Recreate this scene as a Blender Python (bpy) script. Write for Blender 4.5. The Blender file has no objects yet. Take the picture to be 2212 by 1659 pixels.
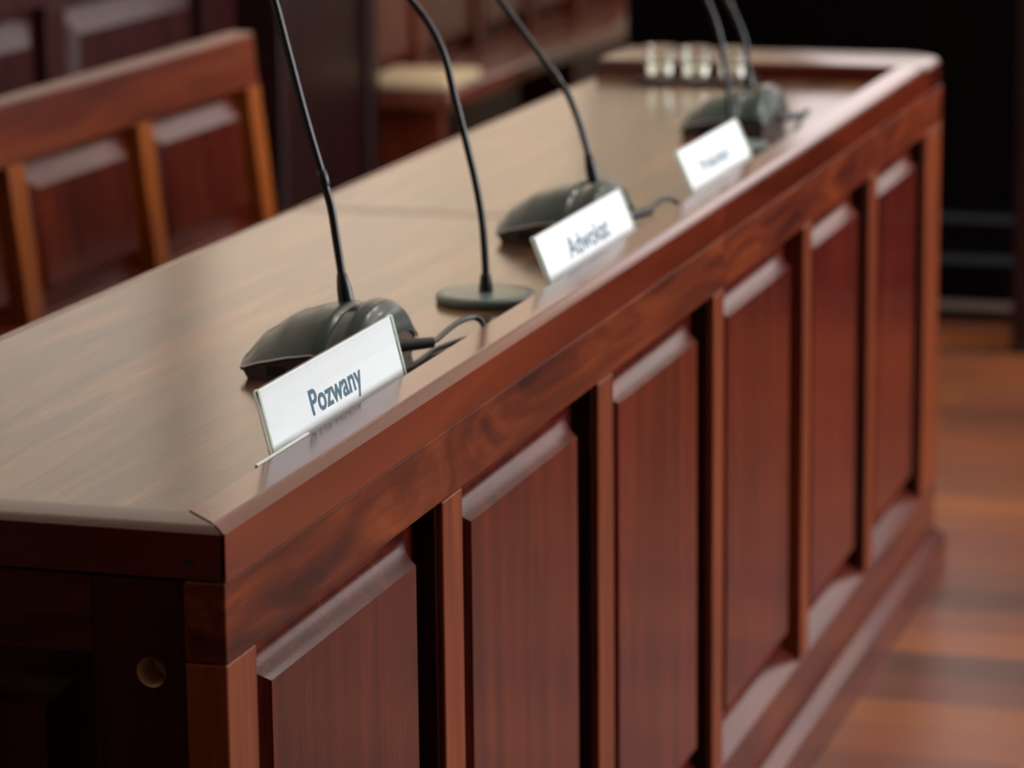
import bpy, bmesh, math, random
from mathutils import Vector, Matrix

S = 0.81            # survey units -> metres
FZ = 0.8975         # floor lies this far under the desk's raised edge (survey units)
rng = random.Random(5)
C = bpy.context.scene.collection
scene = bpy.context.scene


def P(x, y, z):
    return Vector((x * S, y * S, (z + FZ) * S))


# ------------------------------------------------------------------ materials
def new_mat(name):
    m = bpy.data.materials.new(name)
    m.use_nodes = True
    nt = m.node_tree
    return m, nt, nt.nodes["Principled BSDF"]


def plain(name, col, rough=.5, metal=0., spec=.5, coat=0., emit=None, estr=0.):
    m, nt, b = new_mat(name)
    b.inputs["Base Color"].default_value = (*col, 1)
    b.inputs["Roughness"].default_value = rough
    b.inputs["Metallic"].default_value = metal
    b.inputs["Specular IOR Level"].default_value = spec
    b.inputs["Coat Weight"].default_value = coat
    if emit:
        b.inputs["Emission Color"].default_value = (*emit, 1)
        b.inputs["Emission Strength"].default_value = estr
    return m


def wood(name, axis, c1, c2, c3, rough=.3, scale=3., stretch=10., distort=.8, spec=.5, fine=.35, vary=.12):
    """lacquered wood; grain runs along axis (0,1,2)"""
    m, nt, b = new_mat(name)
    N = nt.nodes.new
    L = nt.links.new
    tc = N("ShaderNodeTexCoord")
    oi = N("ShaderNodeObjectInfo")
    add = N("ShaderNodeVectorMath"); add.operation = 'MULTIPLY_ADD'
    L(oi.outputs["Random"], add.inputs[0])
    add.inputs[1].default_value = (13.1, 7.7, 9.3)
    L(tc.outputs["Object"], add.inputs[2])

    def noise(sc, st, det, dis):
        mp = N("ShaderNodeMapping")
        v = [st, st, st]; v[axis] = 1.
        mp.inputs["Scale"].default_value = v
        L(add.outputs[0], mp.inputs["Vector"])
        n = N("ShaderNodeTexNoise")
        n.inputs["Scale"].default_value = sc
        n.inputs["Detail"].default_value = det
        n.inputs["Roughness"].default_value = .6
        n.inputs["Distortion"].default_value = dis
        L(mp.outputs[0], n.inputs["Vector"])
        return n
    n1 = noise(scale, stretch, 5, distort)
    n2 = noise(scale * 2.5, stretch * 5, 4, .2)
    cr = N("ShaderNodeValToRGB")
    e = cr.color_ramp.elements
    e[0].position = .30; e[0].color = (*c1, 1)
    e[1].position = .72; e[1].color = (*c3, 1)
    k = e.new(.5); k.color = (*c2, 1)
    L(n1.outputs["Fac"], cr.inputs["Fac"])
    mr = N("ShaderNodeMapRange")
    mr.inputs["From Min"].default_value = .3; mr.inputs["From Max"].default_value = .7
    mr.inputs["To Min"].default_value = 1 - fine; mr.inputs["To Max"].default_value = 1 + fine * .6
    L(n2.outputs["Fac"], mr.inputs["Value"])
    mv = N("ShaderNodeMapRange")
    mv.inputs["To Min"].default_value = 1 - vary; mv.inputs["To Max"].default_value = 1 + vary
    L(oi.outputs["Random"], mv.inputs["Value"])
    mm = N("ShaderNodeMath"); mm.operation = 'MULTIPLY'
    L(mr.outputs[0], mm.inputs[0]); L(mv.outputs[0], mm.inputs[1])
    vm = N("ShaderNodeVectorMath"); vm.operation = 'SCALE'
    L(cr.outputs[0], vm.inputs[0]); L(mm.outputs[0], vm.inputs["Scale"])
    L(vm.outputs[0], b.inputs["Base Color"])
    b.inputs["Roughness"].default_value = rough
    b.inputs["Specular IOR Level"].default_value = spec
    bp = N("ShaderNodeBump")
    bp.inputs["Strength"].default_value = .03
    bp.inputs["Distance"].default_value = .002
    L(n2.outputs["Fac"], bp.inputs["Height"])
    L(bp.outputs[0], b.inputs["Normal"])
    return m


def clear_acrylic(name, tint, refl):
    m, nt, b = new_mat(name)
    nt.nodes.remove(b)
    N = nt.nodes.new; L = nt.links.new
    t = N("ShaderNodeBsdfTransparent"); t.inputs[0].default_value = (*tint, 1)
    g = N("ShaderNodeBsdfGlossy"); g.inputs["Roughness"].default_value = .04
    lw = N("ShaderNodeLayerWeight"); lw.inputs["Blend"].default_value = .5
    pw = N("ShaderNodeMath"); pw.operation = 'POWER'; pw.inputs[1].default_value = 4.
    L(lw.outputs["Facing"], pw.inputs[0])
    f = N("ShaderNodeMath"); f.operation = 'MULTIPLY_ADD'
    f.inputs[1].default_value = .12; f.inputs[2].default_value = refl
    L(pw.outputs[0], f.inputs[0])
    mx = N("ShaderNodeMixShader")
    L(f.outputs[0], mx.inputs[0]); L(t.outputs[0], mx.inputs[1]); L(g.outputs[0], mx.inputs[2])
    L(mx.outputs[0], nt.nodes["Material Output"].inputs["Surface"])
    return m


M = {}
R1, R2, R3 = (.050, .0085, .0055), (.120, .0235, .0125), (.205, .058, .022)
M['rail'] = wood('mahogany_rail', 1, (.030, .0050, .0055), (.112, .0185, .0065), (.220, .045, .011), .28, 2.4, 6., 3.0, .22)
M['band'] = wood('mahogany_band', 1, (.080, .013, .008), (.140, .026, .011), (.200, .044, .016), .26, 2.0, 9., .8, .3)
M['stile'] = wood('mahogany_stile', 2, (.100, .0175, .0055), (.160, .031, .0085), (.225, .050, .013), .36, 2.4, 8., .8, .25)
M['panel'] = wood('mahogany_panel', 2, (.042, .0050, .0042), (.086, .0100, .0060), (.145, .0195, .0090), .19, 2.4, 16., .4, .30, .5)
M['low'] = wood('mahogany_low', 1, (.050, .008, .007), (.090, .016, .010), (.140, .027, .014), .22, 2.0, 9., .8, .38)
M['endx'] = wood('mahogany_shaded_end_across', 0, (.012, .0010, .0008), (.034, .0034, .0016), (.085, .013, .004), .34, 2.6, 9., 1.2, .15)  # darkened: shade of the unlit end face is put into the colour
M['endz'] = wood('mahogany_shaded_end_upright', 2, (.010, .0008, .0007), (.022, .0022, .0015), (.048, .006, .0024), .34, 2.4, 12., .6, .15)  # upright pieces likewise, end-face shade put into the wood colour
M['top'] = wood('desk_top_veneer', 1, (.040, .024, .017), (.115, .060, .034), (.280, .115, .048), .17, 1.8, 13., 1.3, .6, .18)
M['lip'] = wood('desk_edge_wood', 1, (.066, .0085, .0040), (.118, .0165, .0055), (.170, .028, .008), .15, 1.6, 9., .5, .80, .15)
M['lipx'] = wood('desk_edge_wood_across', 0, (.040, .0035, .002), (.080, .0075, .0035), (.125, .017, .006), .19, 1.6, 9., .5, .6, .15)  # darker than the front edge wood, with end-face shade in its colour
M['bench'] = wood('bench_wood', 1, (.075, .009, .003), (.130, .020, .006), (.185, .036, .010), .32, 2.2, 8., .7, .28)
M['bseat'] = wood('bench_seat_wood', 1, (.090, .022, .014), (.140, .036, .020), (.190, .052, .028), .22, 2., 8., .7, .8)
M['nose'] = plain('grey_tread_sheen', (.020, .022, .026), .45)  # grey colour stands in for the sheen reflected on the upper treads
M['sheenw'] = plain('pale_tread_sheen', (.13, .085, .07), .45)  # paler brown, the sheen painted on the lowest tread
M['bstile'] = wood('bench_stile_wood', 2, (.22, .046, .004), (.29, .068, .006), (.36, .09, .009), .42, 2.2, 8., .7, .25)
M['bpanel'] = wood('bench_panel_wood', 2, (.050, .005, .002), (.080, .009, .003), (.115, .016, .004), .26, 2.0, 10., .6, .4)
M['dark'] = wood('dark_stained_wood', 2, (.010, .0022, .0022), (.016, .0036, .0036), (.026, .006, .005), .40, 2., 10., .6, .3)
M['black'] = wood('unlit_dark_wood', 2, (.0010, .0003, .0003), (.0015, .0004, .0004), (.0020, .0006, .0005), .6, 2., 10., .6, .04)  # near-black colour carries the darkness of unlit wood
M['wains'] = wood('wainscot_wood', 2, (.018, .0035, .0040), (.032, .0065, .0065), (.048, .010, .009), .34, 2., 10., .6, .3)
M['plug'] = plain('raw_wood', (.62, .42, .26), .8)
M['hole'] = plain('hole_dark', (.004, .002, .002), .9)
M['shell'] = plain('mic_shell_gloss', (.022, .042, .036), .26, 0., .52, 0.)
M['body'] = plain('mic_body_plastic', (.095, .062, .052), .30, 0., .5)  # brown tint paints in the tabletop's reflection on dark plastic
M['rim'] = plain('mic_rim', (.42, .40, .42), .25, .6)
M['slot'] = plain('mic_slot', (.004, .004, .004), .5)
M['neck'] = plain('gooseneck_black', (.010, .011, .011), .36, 0., .5)
M['disc'] = plain('mic_disc_grey', (.13, .175, .165), .30, .0, .6)
M['cable'] = plain('cable_black', (.012, .012, .013), .38, 0., .5)
M['grille'] = plain('mic_grille', (.02, .02, .02), .6, .5)
M['acryl'] = clear_acrylic('clear_acrylic', (.985, .992, .988), .03)
def edge_mat():
    """cut acrylic edge: passes on the light that enters the sheet behind it"""
    m, nt, b = new_mat('acrylic_bright_edge')
    N = nt.nodes.new; L = nt.links.new
    t = N("ShaderNodeBsdfTranslucent"); t.inputs[0].default_value = (.93, 1, .95, 1)
    b.inputs["Base Color"].default_value = (.9, .95, .9, 1)
    mx = N("ShaderNodeMixShader"); mx.inputs[0].default_value = .3
    L(t.outputs[0], mx.inputs[1]); L(b.outputs[0], mx.inputs[2])
    L(mx.outputs[0], nt.nodes["Material Output"].inputs["Surface"])
    return m


M['edge'] = edge_mat()
M['lipedge'] = plain('acrylic_edge_glow', (.90, .94, .86), .3)  # pale colour stands in for light carried to the clear edge
M['card'] = plain('white_card', (.90, .925, .95), .55, 0., .3)
M['ink'] = plain('blue_ink', (.018, .105, .175), .5, 0., .2)
M['plaster'] = plain('cream_plaster', (.80, .70, .56), .9, 0., .2)
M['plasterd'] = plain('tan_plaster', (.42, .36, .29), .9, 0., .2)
M['ceil'] = plain('ceiling_paint', (.80, .80, .75), .9, 0., .2)
M['frame'] = plain('window_frame_paint', (.55, .50, .44), .5)
M['cush'] = plain('cream_cushion_fabric', (.66, .52, .33), .85, 0., .2)
M['tray'] = plain('tray_dark', (.020, .008, .006), .6, 0., .2)
M['skyglass'] = plain('daylit_window_glass', (.1, .1, .1), .2, 0., .5, 0., (.92, .95, 1.0), 15.)
M['skyleft'] = plain('daylit_left_window_glass', (.1, .1, .1), .2, 0., .5, 0., (1.0, .77, .53), 1.0)
M['skydim'] = plain('shaded_left_window_glass', (.1, .1, .1), .2, 0., .5, 0., (1.0, .82, .62), .60)
M['skyfar'] = plain('daylit_far_window_glass', (.1, .1, .1), .2, 0., .5, 0., (1.0, .88, .86), 1.7)


def glass_mat():
    m, nt, b = new_mat('clear_drinking_glass')
    b.inputs["Base Color"].default_value = (.95, 1, .97, 1)
    b.inputs["Transmission Weight"].default_value = 1
    b.inputs["Roughness"].default_value = .02
    b.inputs["IOR"].default_value = 1.5
    return m


M['glass'] = glass_mat()


def floor_mat():
    m, nt, b = new_mat('parquet_floor')
    N = nt.nodes.new; L = nt.links.new
    tc = N("ShaderNodeTexCoord")
    br = N("ShaderNodeTexBrick")
    br.offset = .37; br.squash = 1.
    br.inputs["Scale"].default_value = 1.
    br.inputs["Brick Width"].default_value = .62
    br.inputs["Row Height"].default_value = .105
    br.inputs["Mortar Size"].default_value = .0012
    br.inputs["Color1"].default_value = (0, 0, 0, 1)
    br.inputs["Color2"].default_value = (1, 1, 1, 1)
    br.inputs["Mortar"].default_value = (.2, .2, .2, 1)
    L(tc.outputs["Object"], br.inputs["Vector"])
    cr = N("ShaderNodeValToRGB")
    e = cr.color_ramp.elements
    e[0].position = 0; e[0].color = (.085, .034, .022, 1)
    e[1].position = 1; e[1].color = (.380, .115, .026, 1)
    for p, c in ((.25, (.185, .056, .030)), (.5, (.245, .072, .027)), (.75, (.125, .046, .028))):
        k = e.new(p); k.color = (*c, 1)
    L(br.outputs["Color"], cr.inputs["Fac"])
    mp = N("ShaderNodeMapping"); mp.inputs["Scale"].default_value = (2, 22, 1)
    L(tc.outputs["Object"], mp.inputs["Vector"])
    n = N("ShaderNodeTexNoise"); n.inputs["Scale"].default_value = 3; n.inputs["Detail"].default_value = 4
    L(mp.outputs[0], n.inputs["Vector"])
    mr = N("ShaderNodeMapRange"); mr.inputs["To Min"].default_value = .7; mr.inputs["To Max"].default_value = 1.3
    L(n.outputs["Fac"], mr.inputs["Value"])
    vm = N("ShaderNodeVectorMath"); vm.operation = 'SCALE'
    L(cr.outputs[0], vm.inputs[0]); L(mr.outputs[0], vm.inputs["Scale"])
    L(vm.outputs[0], b.inputs["Base Color"])
    b.inputs["Roughness"].default_value = .34
    return m


M['floor'] = floor_mat()

# ------------------------------------------------------------------ mesh helpers (survey units)
BM = bmesh.new


def merge(bm, tmp):
    me = bpy.data.meshes.new('tmp')
    tmp.to_mesh(me); tmp.free()
    bm.from_mesh(me)
    bpy.data.meshes.remove(me)


def box(bm, x0, x1, y0, y1, z0, z1, bev=0., seg=2):
    t = BM()
    vs = [t.verts.new((x, y, z)) for x in (x0, x1) for y in (y0, y1) for z in (z0, z1)]
    for f in ((0, 1, 3, 2), (4, 6, 7, 5), (0, 4, 5, 1), (2, 3, 7, 6), (0, 2, 6, 4), (1, 5, 7, 3)):
        t.faces.new([vs[i] for i in f])
    if bev:
        bmesh.ops.bevel(t, geom=t.edges[:], offset=bev, segments=seg, profile=.5, affect='EDGES')
    bmesh.ops.recalc_face_normals(t, faces=t.faces[:])
    merge(bm, t)


def prism(bm, prof, fa, fb):
    """prof: 2-D outline; fa/fb place a profile point at either end"""
    t = BM()
    a = [t.verts.new(fa(*q)) for q in prof]
    b = [t.verts.new(fb(*q)) for q in prof]
    n = len(prof)
    t.faces.new(a); t.faces.new(b[::-1])
    for i in range(n):
        t.faces.new((a[i], b[i], b[(i + 1) % n], a[(i + 1) % n]))
    bmesh.ops.recalc_face_normals(t, faces=t.faces[:])
    merge(bm, t)


def raised_panel(bm, u0, u1, v0, v1, mp, d=.028, xf=.0077, w=.051, steps=18, back=.01, power=4.6):
    t = BM()
    rings = []
    for k in range(-1, steps + 1):
        q = max(k, 0) / steps
        n = -d + (d - xf) * q ** power
        if k < 0:
            n = -d - back
        i = w * q
        rings.append([t.verts.new(mp(u, v, n)) for u, v in ((u0 + i, v0 + i), (u1 - i, v0 + i), (u1 - i, v1 - i), (u0 + i, v1 - i))])
    for a, b in zip(rings, rings[1:]):
        for k in range(4):
            t.faces.new((a[k], a[(k + 1) % 4], b[(k + 1) % 4], b[k]))
    t.faces.new(rings[-1]); t.faces.new(rings[0][::-1])
    bmesh.ops.recalc_face_normals(t, faces=t.faces[:])
    merge(bm, t)


def smooth_path(pts, n=8):
    pts = [Vector(p) for p in pts]
    out = []
    for i in range(len(pts) - 1):
        p0 = pts[max(i - 1, 0)]; p1 = pts[i]; p2 = pts[i + 1]; p3 = pts[min(i + 2, len(pts) - 1)]
        for k in range(n):
            t = k / n
            out.append(.5 * ((2 * p1) + (p2 - p0) * t + (2 * p0 - 5 * p1 + 4 * p2 - p3) * t * t + (3 * p1 - p0 - 3 * p2 + p3) * t ** 3))
    out.append(pts[-1])
    return out


def tube(bm, pts, rad, seg=14, cap=True):
    pts = [Vector(p) for p in pts]
    if not hasattr(rad, '__len__'):
        rad = [rad] * len(pts)
    t = BM()
    rings = []
    prev = None
    for i, p in enumerate(pts):
        d = (pts[min(i + 1, len(pts) - 1)] - pts[max(i - 1, 0)]).normalized()
        if prev is None:
            a = d.orthogonal().normalized()
        else:
            a = (prev - d * prev.dot(d)).normalized()
        prev = a
        b = d.cross(a)
        rings.append([t.verts.new(p + (a * math.cos(q) + b * math.sin(q)) * rad[i]) for q in [2 * math.pi * k / seg for k in range(seg)]])
    for r, s in zip(rings, rings[1:]):
        for k in range(seg):
            t.faces.new((r[k], r[(k + 1) % seg], s[(k + 1) % seg], s[k]))
    if cap:
        t.faces.new(rings[0][::-1]); t.faces.new(rings[-1])
    bmesh.ops.recalc_face_normals(t, faces=t.faces[:])
    merge(bm, t)


def lathe(bm, prof, cx, cy, seg=40):
    """prof: (r, z) from bottom axis to top axis"""
    t = BM()
    rings = []
    for r, z in prof:
        if r < 1e-6:
            rings.append([t.verts.new((cx, cy, z))])
        else:
            rings.append([t.verts.new((cx + r * math.cos(2 * math.pi * k / seg), cy + r * math.sin(2 * math.pi * k / seg), z)) for k in range(seg)])
    for a, b in zip(rings, rings[1:]):
        for k in range(seg):
            k2 = (k + 1) % seg
            if len(a) == 1 and len(b) == 1:
                continue
            if len(a) == 1:
                t.faces.new((a[0], b[k], b[k2]))
            elif len(b) == 1:
                t.faces.new((a[k], a[k2], b[0]))
            else:
                t.faces.new((a[k], a[k2], b[k2], b[k]))
    bmesh.ops.recalc_face_normals(t, faces=t.faces[:])
    merge(bm, t)


def plate_with_hole(bm, mp, u0, u1, v0, v1, cu, cv, r, depth, n=32):
    """thick plate in (u, v), hole through to depth; mp(u, v, n)"""
    t = BM()

    def sq(k):
        a = 2 * math.pi * k / n
        c, s = math.cos(a), math.sin(a)
        su = (u1 - cu) if c > 0 else (cu - u0)
        sv = (v1 - cv) if s > 0 else (cv - v0)
        q = min(su / abs(c) if abs(c) > 1e-6 else 1e9, sv / abs(s) if abs(s) > 1e-6 else 1e9)
        return cu + c * q, cv + s * q
    # make sure the four corners are in the outline
    outer = [sq(k) for k in range(n)]
    for cuu, cvv in ((u0, v0), (u1, v0), (u1, v1), (u0, v1)):
        k = min(range(n), key=lambda j: (outer[j][0] - cuu) ** 2 + (outer[j][1] - cvv) ** 2)
        outer[k] = (cuu, cvv)
    inner = [(cu + r * math.cos(2 * math.pi * k / n), cv + r * math.sin(2 * math.pi * k / n)) for k in range(n)]
    of = [t.verts.new(mp(*q, 0)) for q in outer]; ob = [t.verts.new(mp(*q, -depth)) for q in outer]
    fi = [t.verts.new(mp(*q, 0)) for q in inner]; bi = [t.verts.new(mp(*q, -depth)) for q in inner]
    for k in range(n):
        j = (k + 1) % n
        t.faces.new((of[k], of[j], fi[j], fi[k]))
        t.faces.new((ob[k], bi[k], bi[j], ob[j]))
        t.faces.new((of[k], ob[k], ob[j], of[j]))
        t.faces.new((fi[k], fi[j], bi[j], bi[k]))
    bmesh.ops.recalc_face_normals(t, faces=t.faces[:])
    merge(bm, t)


SOFT = {'gooseneck_black', 'cable_black', 'mic_disc_grey', 'clear_drinking_glass', 'mic_grille', 'mic_shell_gloss', 'mic_rim', 'clear_acrylic', 'raw_wood', 'mic_body_plastic'}


def obj(name, bm, mat, parent=None, origin=None, angle=None):
    """bm is in survey units; the object's origin is its parent's (or origin / its own centre at floor of its bounds)"""
    if origin is None and parent is not None:
        origin = Vector(parent['at'])
    if origin is None:
        xs = [v.co for v in bm.verts]
        lo = [min(c[i] for c in xs) for i in range(3)]; hi = [max(c[i] for c in xs) for i in range(3)]
        origin = Vector(((lo[0] + hi[0]) / 2, (lo[1] + hi[1]) / 2, lo[2]))
    origin = Vector(origin)
    for v in bm.verts:
        v.co = (v.co - origin) * S
    me = bpy.data.meshes.new(name)
    bm.to_mesh(me); bm.free()
    me.materials.append(mat)
    for p in me.polygons:
        p.use_smooth = True
    me.set_sharp_from_angle(angle=math.radians(angle or (48 if mat.name in SOFT else 20)))
    o = bpy.data.objects.new(name, me)
    C.objects.link(o)
    ref = {'v': origin}
    if parent is not None:
        o.parent = parent
        o.location = (origin - Vector(parent['at'])) * S
    else:
        o.location = P(*origin)
    o['at'] = tuple(origin)
    return o


def thing(name, label, cat, at, group=None):
    o = bpy.data.objects.new(name, None)
    o.empty_display_size = .05
    C.objects.link(o)
    o.location = P(*at)
    o['at'] = tuple(at)
    o['label'] = label; o['category'] = cat
    if group:
        o['group'] = group
    return o


def tag(o, label, cat, group=None):
    o['label'] = label; o['category'] = cat
    if group:
        o['group'] = group
    return o


def struct(name, bm, mat, parent=None):
    o = obj(name, bm, mat, parent)
    if parent is None:
        o['kind'] = 'structure'
    return o


# ------------------------------------------------------------------ the room
FL = -FZ
CE = 2.75
XL, XR, YN, YF = -1.885, 4.6, -2.95, 8.2
bm = BM(); box(bm, XL - .1, XR + .1, YN - .1, YF + .1, FL - .1, FL); struct('floor', bm, M['floor'])
bm = BM(); box(bm, XL - .1, XR + .1, YN - .1, YF + .1, CE, CE + .1); struct('ceiling', bm, M['ceil'])
# left wall: plaster over a panelled wainscot
bm = BM()
LZ0, LZ1 = .40, 2.35
lw = [(1.60, 4.50), (4.63, 7.95)]
box(bm, XL - .1, XL, YN, YF, FL, LZ0); box(bm, XL - .1, XL, YN, YF, LZ1, CE)
yy = [YN] + [v for q in lw for v in q] + [YF]
for a, b in zip(yy[0::2], yy[1::2]):
    box(bm, XL - .1, XL, a, b, LZ0, LZ1)
wl = struct('wall_left', bm, M['plaster'])
wi = 1
for a, b in lw:
    bm = BM(); box(bm, XL - .08, XL - .07, a, b, LZ0, LZ1)
    w = struct('window_%d' % wi, bm, M['skyleft'] if a > 3 else M['skydim']); wi += 1
    bm = BM()
    box(bm, XL - .065, XL - .03, a, b, LZ0, LZ0 + .05); box(bm, XL - .065, XL - .03, a, b, LZ1 - .05, LZ1)
    for q in (a, b - .05):
        box(bm, XL - .065, XL - .03, q, q + .05, LZ0 + .05, LZ1 - .05)
    obj('window_frame', bm, M['frame'], w)
bm = BM(); box(bm, XL, XL + .012, .2, YF, FL, .16); obj('wainscot_backing', bm, M['wains'], wl)
bm = BM(); box(bm, XL + .012, XL + .045, .2, 4.65, 0.012, .10, .004); box(bm, XL + .012, XL + .060, .2, 4.65, .10, .13, .006); obj('wainscot_top_rail', bm, M['wains'], wl)
bm = BM(); box(bm, XL + .012, XL + .045, .2, 4.65, FL, FL + .16, .004); obj('wainscot_bottom_rail', bm, M['wains'], wl)
pw = .72
ys = 4.46
edges = []
while ys - pw > .2:
    edges.append((ys - pw, ys)); ys -= pw + .09
st = [(4.46, 4.65)] + [(a[0] - .09, a[0]) for a in edges]
for a, b in st:
    bm = BM(); box(bm, XL + .012, XL + .045, a, b, FL + .1604, .0116, .003); obj('wainscot_stile', bm, M['wains'], wl)
for a, b in edges:
    bm = BM(); raised_panel(bm, a, b, FL + .16, .012, lambda u, v, n: (XL + .045 + n, u, v), .03, .004, .07, 8, .0, 1.5)
    obj('wainscot_panel', bm, M['wains'], wl)
# far wall with a band of daylit windows above the podium
bm = BM()
WZ0, WZ1 = .32, 2.35
wins = [(-1.40, .60), (.78, 2.45), (2.63, 4.45)]
box(bm, XL, XR, YF, YF + .1, FL, WZ0); box(bm, XL, XR, YF, YF + .1, WZ1, CE)
xs = [XL] + [v for w in wins for v in w] + [XR]
for a, b in zip(xs[0::2], xs[1::2]):
    box(bm, a, b, YF, YF + .1, WZ0, WZ1)
struct('wall_far', bm, M['plaster'])
for a, b in wins:
    bm = BM(); box(bm, a, b, YF + .06, YF + .07, WZ0, WZ1)
    w = struct('window_%d' % wi, bm, M['skyfar']); wi += 1
    bm = BM()
    box(bm, a, b, YF + .01, YF + .055, WZ0, WZ0 + .06); box(bm, a, b, YF + .01, YF + .055, WZ1 - .06, WZ1)
    for q in (a, (a + b) / 2 - .03, b - .06):
        box(bm, q, q + .06, YF + .01, YF + .055, WZ0 + .06, WZ1 - .06)
    obj('window_frame', bm, M['frame'], w)
# right wall with two tall windows
bm = BM()
RZ0, RZ1 = -.15, 2.3
rw = [(1.7, 3.4), (3.7, 5.4)]
box(bm, XR, XR + .1, YN, YF, FL, RZ0); box(bm, XR, XR + .1, YN, YF, RZ1, CE)
yy = [YN] + [v for w in rw for v in w] + [YF]
for a, b in zip(yy[0::2], yy[1::2]):
    box(bm, XR, XR + .1, a, b, RZ0, RZ1)
struct('wall_right', bm, M['plasterd'])
for a, b in rw:
    bm = BM(); box(bm, XR + .06, XR + .07, a, b, RZ0, RZ1)
    w = struct('window_%d' % wi, bm, M['skyglass']); wi += 1
    bm = BM()
    box(bm, XR + .01, XR + .055, a, b, RZ0, RZ0 + .06); box(bm, XR + .01, XR + .055, a, b, RZ1 - .06, RZ1)
    for q in (a, (a + b) / 2 - .03, b - .06):
        box(bm, XR + .01, XR + .055, q, q + .06, RZ0 + .06, RZ1 - .06)
    obj('window_frame', bm, M['frame'], w)
bm = BM(); box(bm, XL, XR, YN - .1, YN, FL, CE); struct('wall_near', bm, M['black'])

# ------------------------------------------------------------------ the two desk units
LIPW = .050
TOPZ = -.027
BACK = -.572
XPL = .022


def rounded_lip_profile():
    """(x, z) outline of the front edge board, its outer upper edge rounded, a fine bead line on top"""
    pr = [(-LIPW, -.044), (-LIPW, -.002), (-LIPW + .002, 0.), (-.0150, 0.), (-.0142, -.0012), (-.0132, -.0012)]
    for k in range(7):
        q = k / 6
        pr.append((-.0128 + .0140 * q, -.0006 - .0046 * q ** 1.5))
    pr += [(.0012, -.0440)]
    return pr


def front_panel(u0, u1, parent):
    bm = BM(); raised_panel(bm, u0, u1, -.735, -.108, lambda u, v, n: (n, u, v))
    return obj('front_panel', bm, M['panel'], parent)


def front_stile(y0, y1, parent, strip=True):
    bm = BM(); box(bm, -.035, 0, y0, y1, -.7425, -.1125, .0012, 1)
    o = obj('stile', bm, M['stile'], parent)
    if strip:
        bm = BM(); box(bm, -.030, -.006, y0 - .006, y0 - .0005, -.732, -.114, .001, 1)
        obj('bead_moulding', bm, M['endz'], o)
    return o


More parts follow.
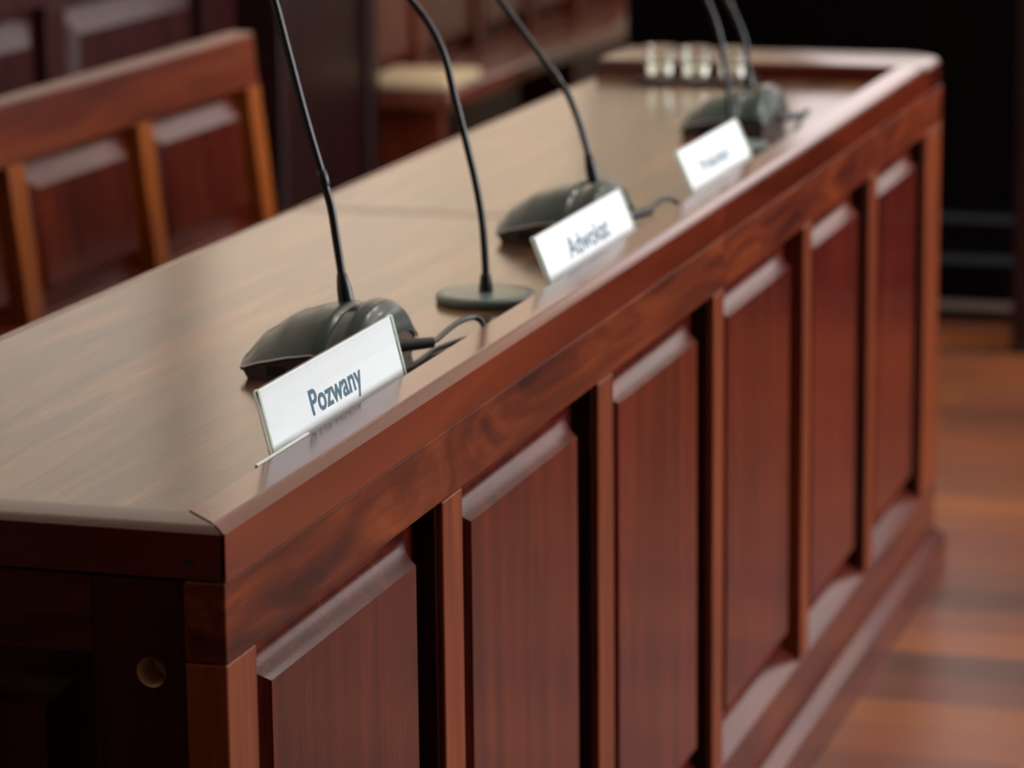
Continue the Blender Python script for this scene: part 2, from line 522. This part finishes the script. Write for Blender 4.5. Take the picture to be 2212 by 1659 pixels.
def desk(name, label, y0, y1, stiles, first):
    t = thing(name, label, 'desk', (-.29, (y0 + y1) / 2, FL))
    g = .0008
    a, b = y0 + g, y1 - g
    far = not first
    # tabletop and its across strips
    ta = y0 + LIPW if first else a
    tb = y1 - .053 if first else y1 - .12
    bm = BM(); box(bm, BACK, BACK + .014, (y0 + LIPW + .0006) if first else a, b if first else y1 - .1206, -.062, TOPZ, .005, 3)
    obj('back_edge', bm, M['lip'], t)
    bm = BM(); box(bm, BACK + .0144, -LIPW - .0006, ta + .0006, tb - .0006, -.062, TOPZ, .0008, 1)
    obj('tabletop', bm, M['top'], t)
    pr = rounded_lip_profile()
    lipend = b if first else y1 - .0
    bm = BM()
    if first:       # mitred near corner: the inner side starts further back than the outer side
        prism(bm, pr, lambda x, z: (x, a + max(0, -x), z), lambda x, z: (x, b, z))
    else:
        prism(bm, pr, lambda x, z: (x, a, z), lambda x, z: (x, y1 - .13, z))
    obj('front_edge', bm, M['lip'], t)
    if first:
        # near end strip, raised like the front edge and rounded over its outer upper edge
        q = [(y0 + LIPW, -.044), (y0 + LIPW, -.0022), (y0 + LIPW - .002, -.0008), (y0 + .013, -.0008)]
        for k in range(1, 7):
            an = k / 6
            q.append((y0 + .013 - .013 * an, -.0008 - .0046 * an ** 1.5))
        q.append((y0, -.016)); q.append((y0 + .003, -.044))
        bm = BM()
        prism(bm, q, lambda y, z: (BACK, y, z), lambda y, z: (-.0015 - max(0, y - y0), y, z))
        obj('end_edge', bm, M['lipx'], t)
        bm = BM(); box(bm, BACK + .0144, -LIPW - .0006, tb + .0006, b, -.062, TOPZ, .0008, 1)
        obj('joint_strip', bm, M['lipx'], t)
    else:
        # far end board: raised, with a rounded outer corner
        i0 = y1 - .12
        out = [(BACK, i0), (-LIPW, i0), (-LIPW, y1 - .1296), (.0012, y1 - .1296)]
        rc = .10
        for k in range(9):
            an = math.pi / 2 * k / 8
            out.append((.0012 - rc + rc * math.cos(an), y1 - .01 + rc * math.sin(an)))
        out.append((BACK, y1 + .09))
        tb2 = BM()
        lo = [tb2.verts.new((x, y, -.044)) for x, y in out]
        hi = [tb2.verts.new((x, y, 0)) for x, y in out]
        tb2.faces.new(lo[::-1]); tb2.faces.new(hi)
        for k in range(len(out)):
            tb2.faces.new((lo[k], lo[(k + 1) % len(out)], hi[(k + 1) % len(out)], hi[k]))
        bmesh.ops.recalc_face_normals(tb2, faces=tb2.faces[:])
        top = [e for e in tb2.edges if all(v.co.z > -.001 for v in e.verts) and not (abs(e.verts[0].co.y - e.verts[1].co.y) < 1e-5 and abs(e.verts[0].co.y - (y1 - .1296)) < 1e-4)]
        bmesh.ops.bevel(tb2, geom=top, offset=.008, segments=4, profile=.5, affect='EDGES')
        bm = BM(); merge(bm, tb2)
        obj('end_edge', bm, M['lipx'], t)
    fy1 = y1 if first else y1 + .02
    # front frame
    bm = BM(); box(bm, -.035, 0, y0 + (.0 if first else g), fy1 - (g if first else 0), -.1115, -.0455, .0012, 1)
    obj('top_rail', bm, M['rail'], t)
    bm = BM()
    prism(bm, [(-.035, FL), (-.035, -.724), (-.030, -.724), (-.0015, -.7425), (0, -.7440), (0, FL)],
          lambda x, z: (x, y0 + (.0 if first else g), z), lambda x, z: (x, fy1 - (g if first else 0), z))
    obj('bottom_rail', bm, M['low'], t)
    bm = BM()
    prism(bm, [(0.0005, FL), (0.0005, -.822), (XPL - .001, -.8365), (XPL, -.838), (XPL, FL)],
          lambda x, z: (x, y0 + g, z), lambda x, z: (x, fy1 + (0 if first else .0) - g, z))
    obj('plinth', bm, M['low'], t)
    for k, (p, q) in enumerate(stiles):
        front_stile(p, q, t, strip=(k > 0 or far is False and False))
    # raised panels between the stiles
    edges = [] if first else [y0 + g]
    for p, q in stiles:
        edges += [p, q]
    if first:
        edges = edges[1:]
        edges = edges[:-1]
    else:
        edges = edges[:-1]
    for p, q in zip(edges[0::2], edges[1::2]):
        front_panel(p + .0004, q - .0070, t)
    # rear: end frames and a kneehole back board
    if first:
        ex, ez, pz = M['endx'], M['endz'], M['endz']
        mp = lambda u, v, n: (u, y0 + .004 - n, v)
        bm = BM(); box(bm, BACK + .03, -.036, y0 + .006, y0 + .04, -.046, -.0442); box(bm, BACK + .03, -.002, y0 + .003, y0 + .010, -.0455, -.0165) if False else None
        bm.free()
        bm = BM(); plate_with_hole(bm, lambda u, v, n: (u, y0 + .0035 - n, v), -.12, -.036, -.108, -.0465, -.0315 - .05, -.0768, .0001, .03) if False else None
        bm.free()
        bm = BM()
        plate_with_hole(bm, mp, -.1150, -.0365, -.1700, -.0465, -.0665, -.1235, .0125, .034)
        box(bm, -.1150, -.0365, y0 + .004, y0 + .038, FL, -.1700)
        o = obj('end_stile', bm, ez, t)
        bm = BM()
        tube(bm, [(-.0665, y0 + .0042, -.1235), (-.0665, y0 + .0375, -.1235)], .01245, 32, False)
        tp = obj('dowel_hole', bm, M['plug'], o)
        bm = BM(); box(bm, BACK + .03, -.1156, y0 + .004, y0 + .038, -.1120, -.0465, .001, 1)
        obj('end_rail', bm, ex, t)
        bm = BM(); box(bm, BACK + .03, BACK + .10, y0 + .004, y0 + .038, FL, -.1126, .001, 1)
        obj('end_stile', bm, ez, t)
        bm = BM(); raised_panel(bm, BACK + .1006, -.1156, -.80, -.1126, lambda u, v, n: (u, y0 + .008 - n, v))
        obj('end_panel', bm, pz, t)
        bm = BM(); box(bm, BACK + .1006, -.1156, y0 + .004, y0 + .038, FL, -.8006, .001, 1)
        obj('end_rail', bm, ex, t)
    else:
        bm = BM(); box(bm, BACK + .03, -.036, fy1 - .035, fy1, FL, -.0465, .001, 1)
        obj('end_panel', bm, M['endz'], t)
    bm = BM()
    yb = b - .03 if first else a + .002
    box(bm, BACK + .05, -.036, yb, yb + .026, FL, -.0465, .001, 1)
    obj('partition_board', bm, M['endz'], t)
    return t


J = 1.683
near_desk = desk('courtroom_desk', 'near red-brown panelled desk unit with a round dowel hole in its end', 0.0, J,
                 [(0.0, .064), (.545, .605), (1.090, 1.153), (1.629, J - .0008)], True)
far_desk = desk('courtroom_desk', 'far panelled desk unit with raised far edge, holding the rearmost sign', J, 3.25,
                [(2.163, 2.215), (2.642, 2.700), (3.137, 3.27)], False)
# small peg hole in the edge board of the near end
bm = BM(); tube(bm, [(-.0305, .0012, -.0262), (-.0305, .0040, -.0262)], .0064, 24)
obj('peg_hole', bm, M['hole'], near_desk)

# ------------------------------------------------------------------ name signs
FONT_SC = 1.


def lettering(text, mp, u0, u1, v0, capheight, parent, mat):
    cu = bpy.data.curves.new('letters', 'FONT')
    cu.body = text
    cu.size = 1
    cu.fill_mode = 'FRONT'
    cu.extrude = 0.0
    cu.offset = .022
    o = bpy.data.objects.new('letters', cu)
    C.objects.link(o)
    dg = bpy.context.evaluated_depsgraph_get()
    me = bpy.data.meshes.new_from_object(o.evaluated_get(dg))
    bpy.data.objects.remove(o)
    xs = [v.co.x for v in me.vertices]
    lo, hi = min(xs), max(xs)
    bm = BM(); bm.from_mesh(me); bpy.data.meshes.remove(me)
    for v in bm.verts:
        u = u0 + (v.co.x - lo) / (hi - lo) * (u1 - u0)
        w = v0 + v.co.y / .73 * capheight
        v.co = mp(u, w, .0)
    bmesh.ops.recalc_face_normals(bm, faces=bm.faces[:])
    return obj('lettering', bm, mat, parent)


def sign(label, text, y0, y1, xb, xt, zt, tu0, tu1, tv, cap, bar=None):
    """xb/xt: x of the front pane at the tabletop and at its top fold"""
    zb = TOPZ
    t = thing('name_sign', label, 'sign', ((xb + xt) / 2, (y0 + y1) / 2, zb), 'name signs along the front edge')
    lean = (xt - xb) / (zt - zb)

    def fx(z, off=0.):
        return xb + lean * (z - zb) + off
    th = .0022
    # clear folded holder: front pane, fold, back pane, foot
    pr = []
    outer, inner = [], []
    gap = .0068
    zc = zt - .004
    outer.append((fx(zb + .0), zb)); inner.append((fx(zb) - th, zb + th))
    for k in range(9):
        a = math.pi * k / 8
        cx = fx(zc) - gap / 2
        outer.append((cx + gap / 2 * math.cos(a) + lean * 0, zc + gap / 2 * math.sin(a)))
        inner.append((cx + (gap / 2 - th) * math.cos(a), zc + (gap / 2 - th) * math.sin(a)))
    outer.append((fx(zb + .012) - gap, zb + .012)); inner.append((fx(zb + .012) - gap + th, zb + .012))
    foot = [(xb - .022, zb + th), (xb - .022, zb + .00005)]
    bm = BM()
    poly = outer + inner[:0:-1]
    # strip quads keep the fold tidy
    n = len(outer)
    for k in range(n - 1):
        q = [outer[k], outer[k + 1], inner[k + 1], inner[k]]
        prism(bm, q, lambda x, z: (x, y0, z), lambda x, z: (x, y1, z))
    bmesh.ops.remove_doubles(bm, verts=bm.verts[:], dist=1e-6)
    seen = {}
    for f in bm.faces[:]:
        key = tuple(sorted(v.index for v in f.verts))
        seen.setdefault(key, []).append(f)
    for fs in seen.values():
        if len(fs) > 1:
            for f in fs:
                bm.faces.remove(f)
    bmesh.ops.recalc_face_normals(bm, faces=bm.faces[:])
    obj('clear_holder', bm, M['acryl'], t)
    bm = BM(); box(bm, xb - .022, xb - th - .0004, y0 - .012, y1 + .012, zb + .0001, zb + th)
    obj('clear_foot', bm, M['acryl'], t)
    # bright cut edges of the acrylic
    for ye in (y0 - .0004, y1 + .0001):
        bm = BM()
        for k in range(n - 1):
            q = [outer[k], outer[k + 1], inner[k + 1], inner[k]]
            prism(bm, q, lambda x, z: (x, ye, z), lambda x, z: (x, ye + .0003, z))
        bmesh.ops.remove_doubles(bm, verts=bm.verts[:], dist=1e-6)
        obj('cut_edge', bm, M['edge'], t)
    if bar:
        bm = BM(); box(bm, -.0532, -.0508, bar[0], bar[1], zb + .00005, .0004)
        obj('holder_lip', bm, M['lipedge'], t)
    # white card just behind the front pane
    bm = BM()
    cz1 = zc + .0020
    q = [(fx(zb + .003) - th - .0004, zb + .003), (fx(cz1) - th - .0004, cz1), (fx(cz1) - th - .0014, cz1), (fx(zb + .003) - th - .0014, zb + .003)]
    prism(bm, q, lambda x, z: (x, y0 + .0015, z), lambda x, z: (x, y1 - .0015, z))
    c = obj('card', bm, M['card'], t)
    # printed on the card face (sits a hair in front of it)
    lettering(text, lambda u, v, w: (fx(v) - th - .00015, u, v), tu0, tu1, tv, cap, c, M['ink'])
    return t


sign('white table sign reading Pozwany, nearest of the three signs', 'Pozwany', .272, .622, -.0550, -.0740, .051, .379, .513, .0045, .0225, (.205, .33))
sign('white table sign reading Adwokat, in front of the middle microphone', 'Adwokat', 1.125, 1.485, -.0535, -.0815, .043, 1.222, 1.392, .0020, .0225)
sign('white table sign with faint blurred lettering, farthest from the near end', 'Prokurator', 1.785, 2.115, -.0540, -.0870, .045, 1.865, 2.020, .0060, .0170)

# ------------------------------------------------------------------ conference microphones


def spline_y(pts, x):
    for (a, p), (b, q) in zip(pts, pts[1:]):
        if a <= x <= b:
            t = (x - a) / (b - a)
            return p + (q - p) * (t * t * (3 - 2 * t) * .35 + t * .65)
    return pts[0][1] if x < pts[0][0] else pts[-1][1]


CTR = [(-.254, -.010), (-.235, .011), (-.205, .029), (-.175, .037), (-.156, .0395), (-.150, .0355), (-.144, .0385), (-.131, .0435), (-.120, .0420), (-.110, .034), (-.104, .014)]
RIM = [(-.254, -.0145), (-.225, -.0065), (-.19, .0005), (-.163, .0038), (-.153, .0020), (-.150, -.0005), (-.144, .0015), (-.125, .0040), (-.113, .0015), (-.104, -.006)]
YC, HW = .720, .086


def mic_shell_bm(x0, x1):
    t = BM()
    nx, ny = 34, 28
    grid = []
    for i in range(nx + 1):
        x = x0 + (x1 - x0) * i / nx
        row = []
        for j in range(ny + 1):
            s = -1 + 2 * j / ny
            s = math.copysign(1 - (1 - abs(s)) ** 1.5, s)
            c, r = spline_y(CTR, x), spline_y(RIM, x)
            z = r + (c - r) * (1 - abs(s) ** 2.6)
            # plan: rounded front, slightly rounded back
            k = (x + .254) / .16
            hw = HW * (1 - .16 * max(0, 1 - k / .55) ** 2) * (1 - .05 * max(0, (k - .6) / .4) ** 2)
            row.append(t.verts.new((x + .012 * s * s * max(0, 1 - k * 1.6) - .006 * s * s * max(0, k * 2 - 1), YC + s * hw, z)))
        grid.append(row)
    for i in range(nx):
        for j in range(ny):
            t.faces.new((grid[i][j], grid[i + 1][j], grid[i + 1][j + 1], grid[i][j + 1]))
    return t, grid


def conference_mic(label, dx, dy, stem, cables, group):
    t = thing('conference_microphone', label, 'microphone', (-.17 + dx, YC + dy, TOPZ), group)

    def shift(bm):
        for v in bm.verts:
            v.co.x += dx; v.co.y += dy
        return bm
    zt = TOPZ + .0002
    # shells: user panel in front of the groove and the rear hump behind it, both thick
    for nm, x0, x1 in (('user_panel', -.254, -.1502), ('rear_hump', -.1498, -.104)):
        bm, grid = mic_shell_bm(x0, x1)
        r = bmesh.ops.extrude_face_region(bm, geom=bm.faces[:])
        for v in [g for g in r['geom'] if isinstance(g, bmesh.types.BMVert)]:
            v.co.z -= .004
            v.co.y = YC + (v.co.y - YC) * .995
        bmesh.ops.recalc_face_normals(bm, faces=bm.faces[:])
        obj(nm, shift(bm), M['shell'], t)
    # base body under the shells
    bm = BM()
    tb, grid = mic_shell_bm(-.2525, -.1055)
    ring = [g for g in grid[0]] + [row[-1] for row in grid[1:]] + [v for v in grid[-1][-2::-1]] + [row[0] for row in grid[-2:0:-1]]
    pts = [v.co.copy() for v in ring]
    tb.free()
    top = []; bot = []
    for p in pts:
        q = Vector((-.179 + (p.x + .179) * .985, YC + (p.y - YC) * .985, 0))
        b2 = Vector((-.179 + (p.x + .179) * .93, YC + (p.y - YC) * .95, 0))
        top.append(bm.verts.new((q.x, q.y, p.z - .0042)))
        bot.append(bm.verts.new((b2.x, b2.y, zt)))
    n = len(pts)
    for k in range(n):
        bm.faces.new((bot[k], bot[(k + 1) % n], top[(k + 1) % n], top[k]))
    bm.faces.new(bot[::-1])
    bmesh.ops.recalc_face_normals(bm, faces=bm.faces[:])
    body = obj('base', shift(bm), M['body'], t)
    # pale rim line along the near side and dark slot in that side
    _, grid = mic_shell_bm(-.254, -.1505)
    bm = BM(); tube(bm, [(g[0].co.x, g[0].co.y - .0004, g[0].co.z - .0012) for g in grid], .0013, 8)
    _.free()
    obj('rim_line', shift(bm), M['rim'], t)
    bm = BM(); box(bm, -.212, -.190, YC - HW * .962, YC - HW * .93, -.020, -.0105, .001, 1)
    obj('side_slot', shift(bm), M['slot'], body)
    # stem
    base = Vector(stem[0])
    d = (Vector(stem[2]) - base).normalized()
    bm = BM()
    tube(bm, [base - d * .014, base - d * .004, base + d * .002, base + d * .018, base + d * .032, base + d * .034], [.0098, .0092, .0084, .0074, .0052, .0040], 20)
    obj('stem_socket', bm, M['neck'], t)
    sp = smooth_path(stem)
    bm = BM(); tube(bm, sp, .0042, 12)
    gn = obj('gooseneck', bm, M['neck'], t)
    # joint sleeve where the flexible part meets the upper rod
    mid = [p for p in sp if 0.118 < p.z - base.z < .140]
    if len(mid) > 2:
        m0, m1 = mid[0], mid[-1]
        bm = BM(); tube(bm, [m0, m0.lerp(m1, .15), m0.lerp(m1, .5), m0.lerp(m1, .85), m1], [.0042, .0053, .0058, .0053, .0042], 14)
        obj('sleeve', bm, M['neck'], gn)
    e = sp[-1]; d = (sp[-1] - sp[-3]).normalized()
    bm = BM(); tube(bm, [e - d * .004, e, e + d * .006, e + d * .05, e + d * .056], [.004, .006, .0075, .0075, .005], 16)
    obj('microphone_head', bm, M['grille'], t)
    for q in cables:
        if q[0] == 'plug':
            bm = BM(); tube(bm, [q[1], Vector(q[1]).lerp(Vector(q[2]), .5), q[2]], [.0062, .0062, .0056], 14)
            obj('plug', bm, M['cable'], t)
        else:
            bm = BM(); tube(bm, smooth_path(q[1]), .0030, 10)
            obj('cable', bm, M['cable'], t)
    return t


G = 'gooseneck conference microphones on the desks'
conference_mic('black conference microphone behind the Pozwany sign', 0, 0,
               [(-.1626, .74, .0330), (-.1636, .74, .0390), (-.1678, .74, .0655), (-.1725, .74, .0982), (-.1771, .74, .1298), (-.1821, .74, .1492), (-.1862, .74, .164), (-.2025, .74, .2205), (-.2203, .74, .2892), (-.2327, .74, .337), (-.252, .74, .40)],
               [('plug', (-.108, .728, -.004), (-.0785, .757, -.004)),
                ('cable', [(-.079, .757, -.004), (-.0815, .785, -.0050), (-.083, .820, -.0035), (-.081, .855, -.0010), (-.074, .880, -.0015), (-.0640, .880, -.009), (-.060, .865, -.0225)]),
                ('cable', [(-.107, .690, -.0215), (-.094, .706, -.0232), (-.092, .75, -.0235), (-.0950, .80, -.0235), (-.091, .835, -.0235), (-.084, .866, -.0235), (-.070, .90, -.0235)])], G)
conference_mic('black conference microphone behind the Adwokat sign', .010, .815,
               [(-.1384, 1.57, .0375), (-.1400, 1.57, .044), (-.1448, 1.57, .0652), (-.1506, 1.57, .088), (-.1587, 1.57, .1135), (-.1722, 1.57, .1446), (-.1868, 1.57, .1642), (-.222, 1.57, .2107), (-.2573, 1.57, .2566), (-.29, 1.57, .299)],
               [('plug', (-.097, 1.555, -.006), (-.079, 1.615, -.006)),
                ('cable', [(-.079, 1.615, -.006), (-.0795, 1.64, -.003), (-.076, 1.670, .0), (-.068, 1.690, -.003), (-.060, 1.690, -.012), (-.056, 1.68, -.0235)])], G)
conference_mic('black conference microphone on the far desk with a looped cable', -.004, 1.775,
               [(-.160, 2.515, .0330), (-.161, 2.515, .040), (-.163, 2.515, .0551), (-.165, 2.515, .0792), (-.169, 2.515, .1067), (-.1825, 2.515, .1409), (-.1968, 2.515, .1682), (-.225, 2.515, .212)],
               [('plug', (-.110, 2.495, -.006), (-.086, 2.535, -.006)),
                ('cable', [(-.086, 2.535, -.006), (-.084, 2.57, -.003), (-.092, 2.615, -.010), (-.099, 2.60, -.020), (-.090, 2.52, -.0235), (-.081, 2.45, -.0235), (-.074, 2.39, -.0235), (-.064, 2.36, -.0235)])], G)


def disc_mic(label, cx, cy, stem, R=.0555):
    t = thing('gooseneck_microphone', label, 'microphone', (cx, cy, TOPZ), 'thin gooseneck microphones on round bases')
    z = TOPZ + .0002
    bm = BM(); lathe(bm, [(0, z), (R - .002, z), (R, z + .002), (R, z + .0075), (R - .0015, z + .0095), (R - .010, z + .0105), (0, z + .0108)], cx, cy, 56)
    obj('round_base', bm, M['disc'], t)
    bm = BM(); lathe(bm, [(0, z + .0105), (.0080, z + .0105), (.0074, z + .018), (.0056, z + .030), (.0040, z + .031), (0, z + .031)], cx, cy, 20)
    obj('stem_socket', bm, M['neck'], t)
    sp = smooth_path([(cx, cy, z + .02)] + stem)
    bm = BM(); tube(bm, sp, .0041, 12)
    obj('gooseneck', bm, M['neck'], t)
    e = sp[-1]; d = (sp[-1] - sp[-3]).normalized()
    bm = BM(); tube(bm, [e - d * .004, e, e + d * .006, e + d * .05, e + d * .056], [.004, .006, .0075, .0075, .005], 16)
    obj('microphone_head', bm, M['grille'], t)
    return t


disc_mic('thin black microphone on a flat round base, between the two nearer signs', -.130, 1.098,
         [(-.1306, 1.098, .0196), (-.1333, 1.098, .0608), (-.1397, 1.098, .1017), (-.1503, 1.098, .1473), (-.1619, 1.098, .1928), (-.1729, 1.098, .2381), (-.1847, 1.098, .2656), (-.1992, 1.098, .288), (-.2149, 1.098, .3054), (-.2469, 1.098, .335)])
disc_mic('thin black microphone rising from behind the farthest sign', -.139, 2.30,
         [(-.1397, 2.3, .0222), (-.1433, 2.3, .0623), (-.1496, 2.3, .1087), (-.1586, 2.3, .147), (-.1744, 2.3, .1878), (-.200, 2.3, .24)])

# ------------------------------------------------------------------ glasses on a tray at the far end
tr = BM()
box(tr, -.475, -.285, 3.015, 3.118, TOPZ + .0002, TOPZ + .006, .002, 2)
tag(obj('tray', tr, M['tray']), 'dark low tray under the clear glasses at the far end', 'tray')
gl = None
for k, (gx, gy, lab) in enumerate(((-.443, 3.068, 'clear drinking glass, left of the three on the dark tray'), (-.380, 3.066, 'clear drinking glass, middle of the three on the dark tray'), (-.317, 3.068, 'clear drinking glass, right of the three on the dark tray'))):
    if gl is None:
        z = TOPZ + .0062
        bm = BM()
        pf = [(0, z), (.019, z), (.021, z + .002), (.0265, z + .052), (.0265, z + .053), (.0248, z + .053), (.0245, z + .052), (.0192, z + .007), (.017, z + .0055), (0, z + .0055)]
        lathe(bm, pf, gx, gy, 36)
        gl = obj('drinking_glass', bm, M['glass'], None, (gx, gy, z)); o = gl
    else:
        o = gl.copy(); C.objects.link(o); o.location = P(gx, gy, TOPZ + .0062); o['at'] = (gx, gy, TOPZ + .0062)
    tag(o, lab, 'glass', 'glasses on the tray')

# ------------------------------------------------------------------ benches


def bench(label, xt, y0, y1, pitch, seatz, sx0, sx1, ztop, lean, zbot, loc_y, stile='bstile'):
    t = thing('bench', label, 'bench', (xt + .1, (y0 + y1) / 2, FL), 'wooden benches behind the desks')

    def mp(u, v, n):
        return (xt + n - lean * (v - ztop), u, v)

    def slab(u0, u1, v0, v1, n0, n1, bev=0.):
        b = BM()
        box(b, n0, n1, u0, u1, v0, v1, bev, 2)
        for v in b.verts:
            v.co = Vector(mp(v.co.y, v.co.z, v.co.x))
        return b
    obj('top_rail', slab(y0, y1, ztop - .100, ztop, -.050, 0, .006), M['bench'], t)
    obj('lower_rail', slab(y0, y1, zbot, zbot + .10, -.045, 0, .003), M['bench'], t)
    n = round((y1 - y0 - .06) / pitch)
    pt = (y1 - y0 - .06) / n
    ed = [(y0 + k * pt, y0 + k * pt + .06) for k in range(n + 1)]
    for a, b in ed:
        obj('stile', slab(a, b, zbot + .1004, ztop - .1004, -.045, 0, .002), M[stile], t)
    for (a, b), (c, d) in zip(ed, ed[1:]):
        bm = BM(); raised_panel(bm, b + .0004, c - .0004, zbot + .1004, ztop - .1004, mp, .028, .006, .048, 12, .01, 2.2)
        obj('back_panel', bm, M['bpanel'], t)
    bm = BM(); box(bm, sx0, sx1, y0, y1, seatz - .045, seatz, .008, 3)
    obj('seat', bm, M['bseat'], t)
    for yy in (y0 + .10, (y0 + y1) / 2, y1 - .10):
        bm = BM(); box(bm, sx0 + .03, sx1 - .05, yy - .02, yy + .02, FL, seatz - .0455, .003, 1)
        obj('leg', bm, M['bench'], t)
    return t


bench('panelled bench with orange stiles, directly behind the near desk', -1.335, 1.355, 3.475, .53, -.354, -1.29, -.90, -.006, .105, -.46, 2.3)
bench('bench by the dark partition with a cream pad on its seat', -1.83, 5.33, 7.9, .53, -.354, -1.80, -1.555, .10, .05, -.46, 6.5, 'bench')
bm = BM(); box(bm, -1.79, -1.563, 5.335, 5.60, -.3538, -.325, .010, 3)
tag(obj('seat_pad', bm, M['cush']), 'cream pad on the near end of the rear bench', 'cushion')

# ------------------------------------------------------------------ partition, podium, post
t = thing('partition', 'dark upright wooden partition between the two benches', 'partition', (-1.815, 5.0, FL))
bm = BM(); box(bm, XL + .002, -1.75, 4.655, 5.318, FL, .06, .004, 2); obj('partition_body', bm, M['dark'], t)
bm = BM(); box(bm, -1.7496, -1.735, 4.655, 4.72, FL, .06, .003, 1); box(bm, -1.7496, -1.735, 5.25, 5.318, FL, .06, .003, 1); obj('partition_stile', bm, M['dark'], t)
bm = BM(); box(bm, XL + .002, -1.715, 4.655, 5.318, .0605, .095, .006, 2); obj('partition_cap', bm, M['dark'], t)

t = thing('podium', 'wooden podium coloured near-black as unlit, across the far side of the floor', 'podium', (1.2, 5.9, FL))
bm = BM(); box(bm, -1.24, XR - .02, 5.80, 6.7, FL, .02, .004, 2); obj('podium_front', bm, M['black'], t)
bm = BM(); box(bm, -1.27, XR - .02, 5.77, 6.73, .0205, .055, .008, 3); obj('podium_top', bm, M['dark'], t)
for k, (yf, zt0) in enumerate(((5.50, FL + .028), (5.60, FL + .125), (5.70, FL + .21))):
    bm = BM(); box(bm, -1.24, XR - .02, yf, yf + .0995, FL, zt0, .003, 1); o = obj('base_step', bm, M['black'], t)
    bm = BM(); box(bm, -1.238, XR - .022, yf + .001, yf + .0985, zt0 + .0002, zt0 + .005, .0015, 1); obj('tread_sheen', bm, M['nose'] if k else M['sheenw'], o)  # thin strips carry the treads' reflected sheen as colour
t = thing('post', 'dark square post standing at the right, in front of the podium', 'post', (-.02, 5.22, FL))
bm = BM(); box(bm, -.152, .08, 5.15, 5.30, FL + .02, 1.6, .006, 2); obj('post_shaft', bm, M['dark'], t)
bm = BM(); box(bm, -.158, .086, 5.144, 5.306, FL, FL + .0196, .004, 1); obj('post_foot', bm, M['dark'], t)

# ------------------------------------------------------------------ unseen point lamps, added for glints on the glasses
for x, y in ((.9, 2.6), (.9, 4.4), (2.6, 3.4)):
    l = bpy.data.lights.new('glint_lamp', 'POINT')
    l.energy = 16; l.color = (1, .93, .84); l.shadow_soft_size = .016
    o = bpy.data.objects.new('glint_lamp', l)
    C.objects.link(o); o.location = P(x, y, 2.45)

# ------------------------------------------------------------------ camera, world, view
cam = bpy.data.cameras.new('camera')
co = bpy.data.objects.new('camera', cam)
C.objects.link(co)
f, pitch, yaw, roll = 7182.4785, .2123, .2994, -.0103
cx, cy, cz = .96, -2.3394, .6563
fw = Vector((-math.sin(yaw) * math.cos(pitch), math.cos(yaw) * math.cos(pitch), -math.sin(pitch)))
r = fw.cross(Vector((0, 0, 1))).normalized(); u = r.cross(fw)
r2 = r * math.cos(roll) + u * math.sin(roll); u2 = -r * math.sin(roll) + u * math.cos(roll)
mw = Matrix((r2, u2, -fw)).transposed().to_4x4()
mw.translation = P(cx, cy, cz)
co.matrix_world = mw
cam.sensor_width = 36; cam.sensor_fit = 'HORIZONTAL'
cam.lens = f * 36 / 2212
cam.clip_start = .05; cam.clip_end = 60
cam.dof.use_dof = True
cam.dof.focus_distance = 2.95 * S
cam.dof.aperture_fstop = 6.6
cam.dof.aperture_blades = 0
scene.camera = co

w = bpy.data.worlds.new('world'); scene.world = w
w.use_nodes = True
w.node_tree.nodes['Background'].inputs[0].default_value = (.7, .8, 1, 1)
w.node_tree.nodes['Background'].inputs[1].default_value = .02

vs = scene.view_settings
vs.view_transform = 'Standard'; vs.look = 'None'; vs.exposure = 0.; vs.gamma = 1.; vs.use_curve_mapping = False
for o in bpy.data.objects:
    if 'at' in o:
        del o['at']
